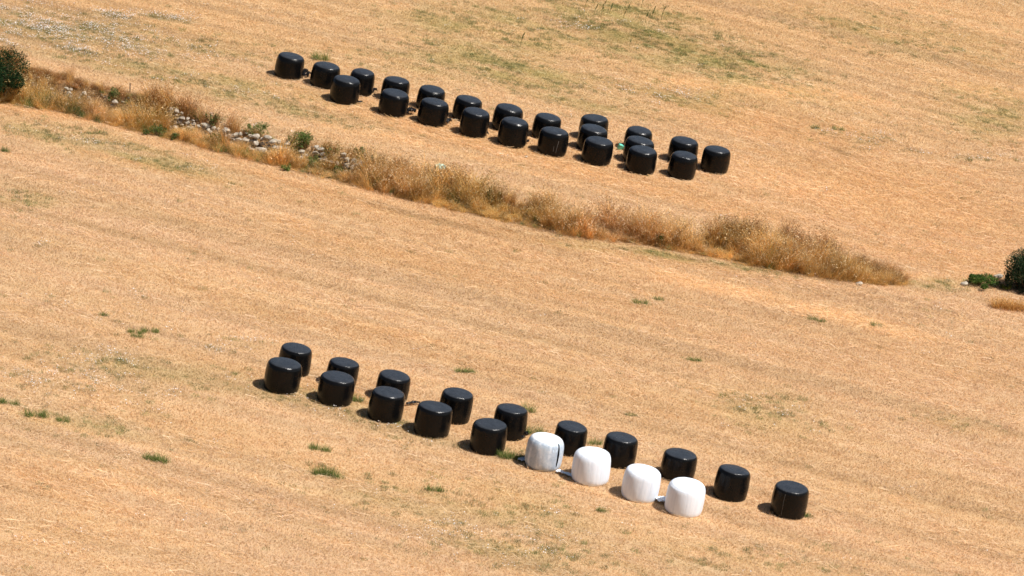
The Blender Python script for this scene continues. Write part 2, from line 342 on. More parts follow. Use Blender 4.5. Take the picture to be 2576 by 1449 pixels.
# ------------------------------------------------------------------ blades, clumps and scattering
def pick(pal, n, rng, jit=0.12):
    pal = np.array([p[:3] for p in pal]); k = rng.integers(0, len(pal), n)
    return pal[k] * (1 + jit * rng.standard_normal((n, 1)))
def blade_mesh(name, n, foot, h, w, lean, bend, segs, pal, seed, mat, heads=0.0, headpal=None, base=None, shape=None, mainaz=None):
    rng = np.random.default_rng(seed); V = []; Fc = []; C = []
    cols = np.clip(pick(pal, n, rng), 0.005, 0.95)
    for k in range(n):
        if base is not None: bx, by, bz = base[k]
        else:
            r = foot * math.sqrt(rng.random()); a = rng.random() * 6.283; bx, by, bz = r * math.cos(a), r * math.sin(a), -0.02
        L = rng.uniform(*h); az = rng.random() * 6.283 if mainaz is None else mainaz + rng.normal(0, 0.7)
        th = abs(rng.normal(lean[0], lean[1])); ba = rng.random() * 3.1416
        p = np.array([bx, by, bz]); ww = w * rng.uniform(0.7, 1.4); side = np.array([math.cos(ba), math.sin(ba), 0]); i0 = len(V)
        for s in range(segs + 1):
            f = s / segs; wd_ = ww * (1 - 0.75 * f) / 2
            V.append(p - side * wd_); V.append(p + side * wd_); C += [cols[k], cols[k]]
            t_ = th + bend * rng.uniform(0.6, 1.4) * f
            p = p + L / segs * np.array([math.sin(t_) * math.cos(az), math.sin(t_) * math.sin(az), math.cos(t_)])
        for s in range(segs):
            a = i0 + 2 * s; Fc.append((a, a + 1, a + 3, a + 2))
        if heads and rng.random() < heads:
            hc = pick(headpal, 1, rng)[0]; tip = (V[-1] + V[-2]) / 2; low = (V[-3] + V[-4]) / 2
            for q in range(5):
                c = low + (tip - low) * rng.uniform(0.35, 1.1) + rng.normal(0, 0.018, 3); d = rng.normal(0, 1, 3); d /= np.linalg.norm(d); e = np.cross(d, rng.normal(0, 1, 3)); e /= np.linalg.norm(e)
                j = len(V); sz = rng.uniform(0.010, 0.022)
                V += [c - d * sz, c + e * sz * 0.5, c + d * sz, c - e * sz * 0.5]; C += [hc] * 4; Fc.append((j, j + 1, j + 2, j + 3))
    return new_mesh(name, V, Fc, mat, np.clip(np.array(C), 0.004, 0.95))

def frame_euler(yaw, n):
    """euler angles that stand local z on n and turn about it by yaw"""
    x = np.stack([np.cos(yaw), np.sin(yaw), np.zeros_like(yaw)], -1)
    x = x - (x * n).sum(-1, keepdims=True) * n; x /= np.linalg.norm(x, axis=-1, keepdims=True); y = np.cross(n, x)
    return np.stack([np.arctan2(y[:, 2], n[:, 2]), -np.arcsin(np.clip(x[:, 2], -1, 1)), np.arctan2(x[:, 1], x[:, 0])], -1)

def scatter(name, pts, rot, scl, kind, tint, meshes, label, cat):
    col = bpy.data.collections.new(name + '_sources')
    for k, m in enumerate(meshes):
        o = bpy.data.objects.new('%s_%03d' % (name, k), m); col.objects.link(o)
    m = bpy.data.meshes.new(name); m.vertices.add(len(pts)); m.vertices.foreach_set('co', pts.astype(np.float32).ravel())
    def att(n_, ty, dat, key):
        a = m.attributes.new(n_, ty, 'POINT'); a.data.foreach_set(key, np.ascontiguousarray(dat).ravel())
    att('rot', 'FLOAT_VECTOR', rot.astype(np.float32), 'vector'); att('scl', 'FLOAT_VECTOR', scl.astype(np.float32), 'vector')
    att('pick', 'INT', kind.astype(np.int32), 'value'); t4 = np.ones((len(pts), 4), np.float32); t4[:, :3] = tint
    att('tint', 'FLOAT_COLOR', t4, 'color')
    o = link(name, m)
    g = bpy.data.node_groups.new(name, 'GeometryNodeTree')
    g.interface.new_socket('Geometry', in_out='INPUT', socket_type='NodeSocketGeometry'); g.interface.new_socket('Geometry', in_out='OUTPUT', socket_type='NodeSocketGeometry')
    gi = g.nodes.new('NodeGroupInput'); go = g.nodes.new('NodeGroupOutput'); ip = g.nodes.new('GeometryNodeInstanceOnPoints')
    ci = g.nodes.new('GeometryNodeCollectionInfo'); ci.inputs['Collection'].default_value = col; ci.inputs['Separate Children'].default_value = True; ci.inputs['Reset Children'].default_value = True
    def na(n_, ty):
        q = g.nodes.new('GeometryNodeInputNamedAttribute'); q.data_type = ty; q.inputs['Name'].default_value = n_; return q.outputs['Attribute']
    er = g.nodes.new('FunctionNodeEulerToRotation'); g.links.new(na('rot', 'FLOAT_VECTOR'), er.inputs[0])
    g.links.new(gi.outputs[0], ip.inputs['Points']); g.links.new(ci.outputs[0], ip.inputs['Instance']); ip.inputs['Pick Instance'].default_value = True
    g.links.new(na('pick', 'INT'), ip.inputs['Instance Index']); g.links.new(er.outputs[0], ip.inputs['Rotation']); g.links.new(na('scl', 'FLOAT_VECTOR'), ip.inputs['Scale'])
    g.links.new(ip.outputs[0], go.inputs[0])
    md = o.modifiers.new('scatter', 'NODES'); md.node_group = g
    return tag(o, label, cat, kind='stuff')

def sample(dens, pad=(260, 220)):
    n = int(84 * 112 * dens); x = RNG.uniform(-42, 42, n); y = RNG.uniform(-48, 64, n); z = H(x, y)
    px, py = project(np.stack([x, y, z], -1))
    k = (px > -pad[0]) & (px < W + pad[0]) & (py > -pad[1]) & (py < HPX + pad[1])
    return x[k], y[k], z[k], px[k], py[k]
def even(dens, pad=(260, 220)):
    """like sample, but on a jittered grid so that nothing bunches up"""
    d = 1 / math.sqrt(dens); gx, gy = np.meshgrid(np.arange(-42, 42, d), np.arange(-48, 64, d)); x = gx.ravel() + RNG.uniform(-0.5, 0.5, gx.size) * d; y = gy.ravel() + RNG.uniform(-0.5, 0.5, gx.size) * d; z = H(x, y)
    px, py = project(np.stack([x, y, z], -1))
    k = (px > -pad[0]) & (px < W + pad[0]) & (py > -pad[1]) & (py < HPX + pad[1])
    return x[k], y[k], z[k], px[k], py[k]
def margin_dist(x, y):
    u, v = uv(x, y); return v - wall_v(u), u

STRAW = [(0.74, 0.57, 0.37), (0.70, 0.50, 0.27), (0.62, 0.41, 0.19), (0.70, 0.53, 0.36), (0.54, 0.38, 0.21), (0.80, 0.66, 0.46)]
DARKSTRAW = STRAW + [(0.40, 0.27, 0.15)]
def stubble():
    def drilled(name, tufts, per, h, w, pal, seed, foot, lean):
        rng = np.random.default_rng(seed); V = []; Fc = []; C = []
        for q in range(tufts):
            r = foot * math.sqrt(rng.random()); a = rng.random() * 6.283; c = np.array([r * math.cos(a), r * math.sin(a), -0.02]); cc = pick(pal, 1, rng, 0.10)[0]; la = rng.random() * 6.283; lt = abs(rng.normal(*lean)); hh = rng.uniform(*h)
            for k in range(per):
                b = c + [rng.normal(0, 0.014), rng.normal(0, 0.014), 0]; th = lt + rng.normal(0, 0.15); az = la + rng.normal(0, 0.8); L = hh * rng.uniform(0.6, 1.15); f = rng.random() * 3.14
                s = np.array([math.cos(f), math.sin(f), 0]) * w * rng.uniform(0.35, 0.65); t_ = b + L * np.array([math.sin(th) * math.cos(az), math.sin(th) * math.sin(az), math.cos(th)]); j = len(V)
                V += [b - s, b + s, t_ + s * 0.5, t_ - s * 0.5]; C += [cc * rng.uniform(0.92, 1.1)] * 4; Fc.append((j, j + 1, j + 2, j + 3))
        return new_mesh(name, V, Fc, M_STRAW, np.clip(np.array(C), 0.02, 0.95))
    ms = [drilled('stubble_clump', 30, 5, (0.035, 0.08), 0.0055, DARKSTRAW if k % 2 else STRAW, 100 + k, 0.30, (0.22, 0.22)) for k in range(5)]
    ms += [drilled('stubble_tall', 20, 5, (0.07, 0.15), 0.006, STRAW, 120 + k, 0.26, (0.35, 0.25)) for k in range(2)]
    x, y, z, px, py = even(24)
    t, px, py, u, v = field_tint(x, y); inm, _ = in_margin(px, py)
    k = ~inm & (RNG.random(len(x)) < 0.9 + 0.1 * smooth(0.35, 0.55, fbm(u / 25, v / 0.5, 71, 3)))
    x, y, z, t = x[k], y[k], z[k], t[k]; n = len(x)
    nn = normal(x, y); nn = nn * 0.5 + np.array([0, 0, 0.5]); nn /= np.linalg.norm(nn, axis=1, keepdims=True)
    s = RNG.uniform(0.75, 1.25, n); kd = np.where(RNG.random(n) < 0.10 + 0.6 * ell(*project(np.stack([x, y, z], -1)), PALE_PATCH), RNG.integers(5, 7, n), RNG.integers(0, 5, n))
    t = t * (1 + 0.05 * RNG.standard_normal((n, 1)))
    scatter('stubble', np.stack([x, y, z], -1), frame_euler(RNG.uniform(0, 6.28, n), nn), np.stack([s, s, s * RNG.uniform(0.8, 1.2, n)], -1), kd, t, ms, 'short dry cut stubble covering the whole hillside field', 'stubble')
stubble()

def loose_straw():
    def lying(name, n, seed, L, sx, sy):
        rng = np.random.default_rng(seed); V = []; Fc = []; C = []
        cols = pick(STRAW, n, rng)
        for k in range(n):
            c = np.array([rng.normal(0, sx), rng.normal(0, sy), rng.uniform(0.015, 0.05)]); a = rng.normal(0, 0.4); l = rng.uniform(*L) / 2
            d = np.array([math.cos(a), math.sin(a), rng.normal(0, 0.12)]) * l; w_ = np.array([-math.sin(a), math.cos(a), rng.normal(0, 0.5)]) * 0.005; j = len(V)
            V += [c - d - w_, c - d + w_, c + d + w_ * 0.6, c + d - w_ * 0.6]; C += [cols[k]] * 4; Fc.append((j, j + 1, j + 2, j + 3))
        return new_mesh(name, V, Fc, M_STRAW, np.clip(np.array(C), 0.01, 0.95))
    ms = [lying('straw_wisp', 22, 200 + k, (0.12, 0.4), 0.5, 0.2) for k in range(5)]
    x, y, z, px, py = sample(5)
    t, px, py, u, v = field_tint(x, y); inm, fr = in_margin(px, py)
    w = 0.08 + 0.4 * smooth(0.55, 0.75, fbm(u / 40, v / 0.5, 81, 2)) + 0.7 * ell(px, py, ORANGE_PATCH) + 0.7 * ell(px, py, PALE_PATCH)
    k = (RNG.random(len(x)) < w) & (~inm | (fr > 0.85)); x, y, z, t = x[k], y[k], z[k], t[k]; n = len(x)
    yaw = math.atan2(UD[1], UD[0]) + RNG.normal(0, 0.16, n); s = RNG.uniform(0.7, 1.4, n)
    t = t * (1.12 + 0.06 * RNG.standard_normal((n, 1)))
    scatter('loose_straw', np.stack([x, y, z + 0.03], -1), frame_euler(yaw, normal(x, y)), np.stack([s] * 3, -1), RNG.integers(0, 5, n), t, ms, 'loose straw lying in streaks along the mowing direction', 'straw')
loose_straw()

GREEN = [(0.34, 0.34, 0.12), (0.14, 0.22, 0.05), (0.17, 0.25, 0.06), (0.24, 0.29, 0.09), (0.14, 0.20, 0.07)]
OLIVE = [(0.20, 0.23, 0.08), (0.15, 0.19, 0.07), (0.27, 0.27, 0.11), (0.11, 0.16, 0.06)]
def green_cover():
    ms = [blade_mesh('weed_clump', 44, 0.17, (0.06, 0.17), 0.011, (0.6, 0.3), 0.4, 2, OLIVE if k < 3 else GREEN + OLIVE, 300 + k, M_STRAW) for k in range(5)]
    x, y, z, px, py = sample(22)
    u, v = uv(x, y); inm, _ = in_margin(px, py)
    w = ell(px, py, GREEN_PATCH) * (0.10 + 1.3 * smooth(0.43, 0.64, fbm(u / 1.6, v / 0.7, 91, 4))) + 0.5 * ell(px, py, FLOWER_PATCH) * smooth(0.4, 0.62, fbm(u / 1.3, v / 0.6, 92, 3)) + 0.004
    k = (RNG.random(len(x)) < 0.95 * w) & ~inm; x, y, z = x[k], y[k], z[k]; n = len(x); s = RNG.uniform(0.5, 1.2, n)
    t = np.ones((n, 3)) * (0.97 + 0.26 * np.clip(RNG.standard_normal((n, 1)), -2, 2))
    scatter('green_weeds', np.stack([x, y, z], -1), frame_euler(RNG.uniform(0, 6.28, n), normal(x, y)), np.stack([s] * 3, -1), RNG.integers(0, 5, n), t, ms, 'low olive green weeds coming up through the stubble', 'weeds')
green_cover()

def flowers():
    def heads(seed):
        rng = np.random.default_rng(seed); V = []; Fc = []; C = []
        for k in range(5):
            c = np.array([rng.normal(0, 0.11), rng.normal(0, 0.11), rng.uniform(0.09, 0.16)]); tl = rng.normal(0, 0.35, 2); r = rng.uniform(0.014, 0.025); j = len(V)
            for q in range(7):
                a = q * 6.283 / 7; rr = r * (1 if q % 2 else 0.8); p = np.array([math.cos(a) * rr, math.sin(a) * rr, 0]); p[2] = p[0] * tl[0] + p[1] * tl[1] + 0.005; V.append(c + p); C.append((0.80, 0.79, 0.80))
            Fc.append(tuple(range(j, j + 7))); j = len(V)
            V += [c * [1, 1, 0] + [0.003, 0, 0], c * [1, 1, 0] - [0.003, 0, 0], c]; C += [(0.2, 0.22, 0.09)] * 3; Fc.append((j, j + 1, j + 2))
        return new_mesh('flower_heads', V, Fc, M_STRAW, np.array(C))
    ms = [heads(400 + k) for k in range(5)]
    x, y, z, px, py = sample(30)
    u, v = uv(x, y); inm, _ = in_margin(px, py)
    w = ell(px, py, FLOWER_PATCH) * (0.06 + 0.9 * smooth(0.44, 0.64, fbm(u / 1.3, v / 0.6, 92, 3))) + 0.002
    w = w * np.interp(py, [140, 260], [2.0, 1.0]); k = (RNG.random(len(x)) < 0.8 * w) & ~inm
    for l, r, tp, bt, _ in UPPER_BALES + LOWER_BALES + WHITE_BALES: k &= ~((px > l - 6) & (px < r + 6) & (py > tp) & (py < (bt or tp + 75) + 9))
    x, y, z = x[k], y[k], z[k]; n = len(x); s = RNG.uniform(0.8, 1.3, n)
    scatter('white_flowers', np.stack([x, y, z], -1), frame_euler(RNG.uniform(0, 6.28, n), normal(x, y)), np.stack([s] * 3, -1), RNG.integers(0, 5, n), np.ones((n, 3)), ms, 'tiny white flower heads speckling the stubble in drifts', 'flowers')
# ------------------------------------------------------------------ the tall dry grass of the field margin
GOLD = [(0.80, 0.48, 0.155), (0.72, 0.40, 0.11), (0.84, 0.57, 0.23), (0.58, 0.31, 0.085)]
BROWN = [(0.50, 0.255, 0.085), (0.42, 0.20, 0.068), (0.60, 0.34, 0.125), (0.30, 0.15, 0.06)]
DBROWN = [(0.27, 0.145, 0.062), (0.33, 0.18, 0.075), (0.20, 0.11, 0.05), (0.40, 0.235, 0.10)]
STONE_VIEW = [(90, 218, 14, 6), (245, 256, 14, 5), (325, 268, 12, 6), (470, 314, 48, 16), (530, 330, 34, 14), (605, 350, 40, 18), (665, 366, 48, 22), (800, 398, 18, 13), (885, 420, 30, 18)]
def tall_grass():
    ms = [blade_mesh('gold_grass', 60, 0.13, (0.45, 0.9), 0.009, (0.42, 0.22), 0.75, 3, GOLD, 500 + k, M_TALL, 0.4, [(0.80, 0.62, 0.36), (0.6, 0.42, 0.2)], mainaz=0.0 if k < 3 else None) for k in range(4)]
    ms += [blade_mesh('brown_grass', 65, 0.13, (0.4, 0.85), 0.008, (0.28, 0.2), 0.5, 3, BROWN, 520 + k, M_TALL, 0.8, BROWN + [(0.6, 0.42, 0.24)], mainaz=0.0 if k < 2 else None) for k in range(4)]
    ms += [blade_mesh('flattened_grass', 60, 0.25, (0.3, 0.7), 0.007, (0.8, 0.25), 0.6, 3, GOLD, 540 + k, M_TALL, mainaz=0.0) for k in range(3)]
    ms += [blade_mesh('green_grass', 60, 0.16, (0.25, 0.6), 0.010, (0.4, 0.25), 0.5, 3, GREEN + OLIVE, 560 + k, M_TALL) for k in range(2)]
    x, y, z, px, py = sample(42, (700, 300)); inm, fr = in_margin(px, py); jit = RNG.normal(0, 0.06, len(x))
    u, v = uv(x, y)
    edge = fbm(u / 1.5, v / 0.8, 61, 3)
    k = inm & (RNG.random(len(x)) < np.where(px > 1150, 0.85 * (0.15 + 1.0 * smooth(0.36, 0.54, edge)), 0.35 + 0.5 * smooth(0.3, 0.5, edge)) * np.where((np.abs(px - 1942) < 26) & (fr < 0.35), 0.15, 1.0))
    x, y, z, px, py, fr, u, v = [q[k] for q in (x, y, z, px, py, fr, u, v)]
    n = len(x); big = fbm(u / 3.0, v / 1.2, 62, 3)
    sz = (0.5 + 1.0 * smooth(0.38, 0.66, big)) * RNG.uniform(0.55, 1.45, n); sz *= np.interp(fr, [0, 0.12, 0.5, 0.85, 1], [0.5, 0.95, 1.05, 1.0, 0.55])
    sz *= np.interp(px, [-400, 0, 900, 1300, 1500, 1800, 2262], [0.95, 0.9, 0.9, 0.95, 0.9, 0.86, 0.95])
    brown = 0.95 * smooth(0.6, 0.2, fr + 0.5 * (big - 0.5)) * np.interp(px, [0, 900, 1200, 1500, 1700, 2262], [0.75, 0.8, 1.0, 0.7, 0.7, 0.9])
    keep = np.ones(n, bool)
    for (cx, cy, a, b) in STONE_VIEW:            # bare stones show here: nothing tall stands in front of them
        q = (np.abs(px - cx) < a * (0.7 + 0.5 * RNG.random(n))) & (py > cy - b * 0.7) & (py < cy + 60)
        room = (py - (cy + b * 0.55)) / (0.62 * 52)
        keep &= ~(q & (room < 0.18)) | (RNG.random(n) < 0.10)
        sz = np.where(q, np.minimum(sz, np.maximum(room, 0.25)), sz)
    flat = (RNG.random(n) < np.interp(fr, [0.55, 0.85, 1], [0.05, 0.3, 0.8]))
    kd = np.where(flat, RNG.integers(8, 11, n), np.where(RNG.random(n) < brown, RNG.integers(4, 8, n), RNG.integers(0, 4, n)))
    kd = np.where(RNG.random(n) < np.interp(px, [0, 950, 1300, 1700], [0.16, 0.14, 0.07, 0.02]) * smooth(0.4, 0.6, fbm(u / 1.2, v / 0.7, 66, 2)) * 2, RNG.integers(11, 13, n), kd)
    t = np.ones((n, 3)) * (0.97 + 0.26 * np.clip(RNG.standard_normal((n, 1)), -2, 2)); t *= np.where(RNG.random(n) < 0.2, 0.8, 1.0)[:, None]
    t *= np.stack([np.ones(n), 0.96 + 0.08 * noise(u / 4, v / 2, 63), 0.9 + 0.25 * noise(u / 3, v / 2, 64)], -1)
    x, y, z, sz, kd, t = [q[keep] for q in (x, y, z, sz, kd, t)]; n = len(x)
    nn = np.stack([0.12 + 0.10 * RNG.standard_normal(n), 0.10 * RNG.standard_normal(n), np.ones(n)], -1); nn /= np.linalg.norm(nn, axis=1, keepdims=True)
    s = sz * RNG.uniform(0.8, 1.2, n)
    scatter('tall_dry_grass', np.stack([x, y, z], -1), frame_euler(RNG.uniform(0, 6.28, n), nn), np.stack([np.maximum(s, 0.8), np.maximum(s, 0.8), s], -1), kd, t, ms, 'uncut strip of tall dry golden and brown grass dividing the two fields', 'dry grass')
tall_grass()

# ------------------------------------------------------------------ wrapped bales
def bale_mesh(name, seed, n_exp, mat, lump=0.012):
    """one barrel, diameter 1 and height 1, standing on z = 0"""
    rng = np.random.default_rng(seed); NS, NP = 72, 34; V = []; Fc = []
    ph = rng.uniform(0, 6.28, 8); am = rng.normal(0, 1, 8); dome = rng.uniform(0.010, 0.03); tap = rng.uniform(0.0, 0.05); ca = rng.uniform(0, 3.14)
    for j in range(NP + 1):
        a = -math.pi / 2 + math.pi * j / NP; ca_, sa = math.cos(a), math.sin(a)
        r = 0.5 * abs(ca_) ** (2 / n_exp) if 0 < j < NP else 0.0; z = 0.5 + 0.5 * math.copysign(abs(sa) ** (2 / n_exp), sa)
        if j in (0, NP): V.append((0, 0, z + (dome if j else 0))); continue
        for k in range(NS):
            th = 2 * math.pi * k / NS
            d = sum(am[q] * math.cos((q + 1) * th + ph[q] + 1.5 * z * (q % 3)) / (q + 1.5) for q in range(6)) * lump
            rr = r * (1 + d) * (1 - tap * (z - 0.45)) * (1 - 0.06 * (2 * z - 1) ** 2); x, y = rr * math.cos(th), rr * math.sin(th)
            zz = z
            if z > 0.9:
                f = 1 - (2 * r) ** 2; across = -x * math.sin(ca) + y * math.cos(ca); zz += dome * f + 0.004 * f * math.sin(38 * across + 3 * x) * (1 if across > -0.1 else 0.3)
                zz += 0.012 * math.cos(th - ph[0]) * 2 * r
            V.append((x, y, zz))
    def idx(j, k): return 0 if j == 0 else (1 + (NP - 1) * NS if j == NP else 1 + (j - 1) * NS + k % NS)
    for j in range(NP):
        for k in range(NS):
            if j == 0: Fc.append((0, idx(1, k + 1), idx(1, k)))
            elif j == NP - 1: Fc.append((idx(j, k), idx(j, k + 1), idx(NP, 0)))
            else: Fc.append((idx(j, k), idx(j, k + 1), idx(j + 1, k + 1), idx(j + 1, k)))
    return new_mesh(name, V, Fc, mat, None, True)

UP_EXP = [6.4, 7.0, 5.6, 6.6]; LO_EXP = [9.2, 10.0, 8.2, 9.6]
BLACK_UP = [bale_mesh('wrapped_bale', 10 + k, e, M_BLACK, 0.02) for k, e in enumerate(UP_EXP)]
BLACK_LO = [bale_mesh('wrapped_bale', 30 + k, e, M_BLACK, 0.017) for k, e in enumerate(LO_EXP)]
WHITE = [bale_mesh('wrapped_bale', 50 + k, e, M_WHITE, 0.010) for k, e in enumerate([6.6, 6.9, 7.0])]
WORN = bale_mesh('wrapped_bale', 60, 5.6, M_WORN, 0.014)

# left, right, top, bottom (None = hidden) in the measuring frame, and what sets each one apart
GU = 'black wrapped bales of the upper group'; GL = 'black wrapped bales of the lower group'; GW = 'white wrapped bales'
UPPER_BALES = [
 (690, 766, 130, 200, 'black bale at the upper left end of the upper group, film bunched at its foot'),
 (779, 856, 154, 223, 'second bale of the upper back row, a strand of film reaching the end bale'),
 (874, 943, 171, 241, 'third bale of the upper back row, behind the first front bale, film at its foot'),
 (957, 1031, 191, None, 'fourth black bale of the upper back row, directly behind the bale with a puckered top'),
 (1046, 1120, 213, None, 'fifth black bale of the upper back row, half hidden behind the third front bale'),
 (1137, 1213, 238, None, 'sixth black bale of the upper back row, half hidden behind the fourth front bale'),
 (1237, 1316, 259, None, 'seventh black bale of the upper back row, behind the round shouldered front bale'),
 (1337, 1412, 283, None, 'eighth black bale of the upper back row, behind the front bale with white scratches'),
 (1454, 1531, 286, None, 'rearmost bale of the left file of three in the upper group, mostly hidden'),
 (1450, 1529, 311, None, 'middle bale of the left file of three in the upper group'),
 (1568, 1641, 316, None, 'rearmost bale of the right file of three in the upper group, mostly hidden'),
 (1566, 1646, 341, None, 'middle bale of the upper right file of three, turquoise plastic at its left side'),
 (1679, 1757, 342, None, 'black bale behind the rightmost front bale of the upper group'),
 (1762, 1838, 365, 437, 'black bale standing apart at the far right end of the upper group'),
 (829, 907, 188, 261, 'first bale of the upper front row from the left, large glint on its rim'),
 (951, 1029, 222, 295, 'second bale of the upper front row, film puckered on its top right edge'),
 (1049, 1129, 245, 318, 'third bale of the upper front row, small crumple of film at its right foot'),
 (1155, 1232, 269, 346, 'fourth bale of the upper front row, torn film lying along its front right foot'),
 (1251, 1330, 293, 370, 'fifth bale of the upper front row, rounded shoulders and film at its right foot'),
 (1351, 1431, 318, 393, 'sixth bale of the upper front row, thin white scratches down its front'),
 (1462, 1543, 342, 416, 'front bale of the left file of three in the upper group'),
 (1573, 1653, 365, 439, 'front bale of the right file of three in the upper group'),
 (1679, 1755, 379, 452, 'rightmost and nearest bale of the upper front row'),
]
LOWER_BALES = [
 (697, 785, 861, 948, 'rear left bale of the lower group, behind the leftmost front bale'),
 (817, 904, 898, 980, 'second bale of the lower back row, half hidden by the second front bale'),
 (943, 1033, 929, 1014, 'third bale of the lower back row, half hidden by the third front bale'),
 (1100, 1191, 974, 1068, 'fourth bale of the lower back row, behind the front bale with a film rope'),
 (1237, 1328, 1014, 1108, 'fifth bale of the lower back row, green tuft behind its right side'),
 (1389, 1478, 1057, 1148, 'black bale directly behind the torn white bale'),
 (1513, 1605, 1085, 1177, 'black bale between the second and third white bales, behind both'),
 (1660, 1754, 1126, 1213, 'black bale directly behind the two rightmost white bales'),
 (1793, 1888, 1167, 1261, 'second black bale from the right end of the lower group'),
 (1937, 2035, 1208, 1307, 'black bale alone at the lower right end, a pale scratch line down its front'),
 (663, 760, 898, 991, 'leftmost bale of the lower front row'),
 (797, 893, 932, 1023, 'second black bale of the lower front row'),
 (924, 1019, 971, 1065, 'third black bale of the lower front row, broad wrinkles and two glints on its top'),
 (1040, 1139, 1007, 1102, 'fourth bale of the lower front row, rope of film behind its left shoulder'),
 (1181, 1277, 1051, 1145, 'fifth black bale of the lower front row, green tuft at its right foot'),
]
WHITE_BALES = [
 (1320, 1419, 1087, 1183, 'greyish white bale with a dark vertical tear in its wrap'),
 (1437, 1537, 1123, 1220, 'clean white bale with a long flat tongue of film lying at its left foot'),
 (1563, 1663, 1166, 1263, 'clean white bale third from the left among the white ones, no loose film'),
 (1672, 1775, 1200, 1300, 'nearest and rightmost white bale, a short scrap of white film at its left foot'),
]
def place_bale(o, spec, hw, yaw, rng):
    l, r, tp, bt, label = spec; cx = (l + r) / 2; w = r - l
    hid = bt is None
    if hid: bt = tp + w * hw
    bt += 5.0
    n = normal(np.array([0.0]), np.array([0.0]))[0]
    gx, gy = cx, bt - w * 0.17; D = 1.45; Hh = 1.15
    V = np.array([v.co[:] for v in o.data.vertices])
    tilt = rng.normal(0, 0.022, 2)
    for _ in range(14):
        p = at(gx, gy); nn = normal(np.array([p[0]]), np.array([p[1]]), 0.6)[0]; nn = 0.4 * nn + 0.6 * N + 0.045 * RIGHT + np.array([tilt[0], tilt[1], 0]); nn /= np.linalg.norm(nn)
        eu = frame_euler(np.array([yaw]), nn[None])[0]
        R = np.array(Matrix.Rotation(eu[2], 3, 'Z') @ Matrix.Rotation(eu[1], 3, 'Y') @ Matrix.Rotation(eu[0], 3, 'X'))
        P = (V * [D, D, Hh]) @ R.T + (p - nn * 0.09); qx, qy = project(P)
        L_, R_, T_, B_ = qx.min(), qx.max(), qy.min(), qy.max()
        D *= w / (R_ - L_); gx += cx - (L_ + R_) / 2; gy += 0.8 * (bt - B_)
        Hh *= 1 + 0.7 * ((bt - tp) / (B_ - T_) - 1)
    o.location = p - nn * 0.09; o.rotation_euler = eu; o.scale = (D, D, Hh)
    o['label'] = label
    return p

protos = {}
bales = []
def make_bales(specs, meshes, group, hw, seed):
    rng = np.random.default_rng(seed); out = []
    for i, sp in enumerate(specs):
        me = meshes[i % len(meshes)]
        if me.name not in protos:
            o = link('wrapped_bale', me); protos[me.name] = o
        else:
            o = protos[me.name].copy(); sc.collection.objects.link(o)
        tag(o, sp[4], 'bale', group)
        place_bale(o, sp, hw, rng.uniform(0, 6.28), rng); out.append(o)
    return out
upper = make_bales(UPPER_BALES, BLACK_UP, GU, 0.925, 1)
lower = make_bales(LOWER_BALES, BLACK_LO, GL, 0.96, 2)
white = make_bales(WHITE_BALES[1:], WHITE, GW, 0.97, 3)
worn = make_bales(WHITE_BALES[:1], [WORN], GW, 0.97, 4)[0]
flowers()

def child(o, name, P, Fc, mat, label=None, sm=True):
    """a part of a bale, given in world metres, stored in the bale's own frame"""
    bpy.context.view_layer.update()
    M = np.array(o.matrix_basis.inverted()); Q = np.c_[P, np.ones(len(P))] @ M.T
    c = link(name, new_mesh(name, Q[:, :3], Fc, mat, None, sm), o)
    if label: c['label'] = label
    return c
def film_tail(o, a, b, width, mat, seed, lift=0.05, crumple=0.05, label=None, name='film_tail'):
    """a loose length of wrap film from picture point a to b, lying on the ground and folded on itself"""
    rng = np.random.default_rng(seed); A, B = at(*a), at(*b); NL, NW = 16, 9; V = []; Fc = []
    d = B - A; s = np.cross(d, [0, 0, 1.0]); s /= np.linalg.norm(s)
    for side in range(2):
        for i in range(NL + 1):
            f = i / NL; c = A + d * f; ww = width * (0.55 + 0.45 * math.sin(math.pi * min(1, f * 0.9 + 0.1)) + 0.25 * rng.normal()) * (0.5 if i in (0, NL) else 1)
            for j in range(NW + 1):
                g = j / NW - 0.5; p = c + s * g * ww; h = float(H(p[0], p[1]))
                z = h + 0.05 + lift * math.sin(math.pi * f) + crumple * abs(math.sin(9 * g + 5 * f + seed)) + crumple * 0.6 * rng.random()
                V.append((p[0], p[1], z - side * 0.012))
    st = (NL + 1) * (NW + 1)
    for i in range(NL):
        for j in range(NW):
            q = i * (NW + 1) + j; Fc.append((q, q + 1, q + NW + 2, q + NW + 1)); Fc.append((st + q, st + q + NW + 1, st + q + NW + 2, st + q + 1))
    e = [[k for k in range(0, NW + 1)], [NL * (NW + 1) + k for k in range(0, NW + 1)]]
    for r_ in e:
        for k in range(NW): Fc.append((r_[k], r_[k + 1], st + r_[k + 1], st + r_[k]))
    for i in range(NL):
        for j in (0, NW):
            q = i * (NW + 1) + j; Fc.append((q, q + NW + 1, st + q + NW + 1, st + q))
    return child(o, name, np.array(V), Fc, mat, label, False)
film_tail(upper[0], (762, 199), (773, 189), 0.20, M_BLACKSHEET, 1, 0.14, 0.16)
film_tail(upper[1], (772, 197), (784, 195), 0.16, M_BLACKSHEET, 2, 0.16, 0.08)
film_tail(upper[2], (922, 240), (946, 232), 0.22, M_BLACKSHEET, 3, 0.05, 0.12)
film_tail(upper[14], (888, 262), (912, 260), 0.10, M_BLACKSHEET, 4, 0.02, 0.05)
film_tail(upper[15], (1020, 292), (1045, 288), 0.28, M_BLACKSHEET, 5, 0.10, 0.16)
film_tail(upper[16], (1112, 318), (1134, 310), 0.26, M_BLACKSHEET, 6, 0.06, 0.14)
film_tail(upper[17], (1202, 348), (1226, 340), 0.30, M_BLACKSHEET, 7, 0.06, 0.16)
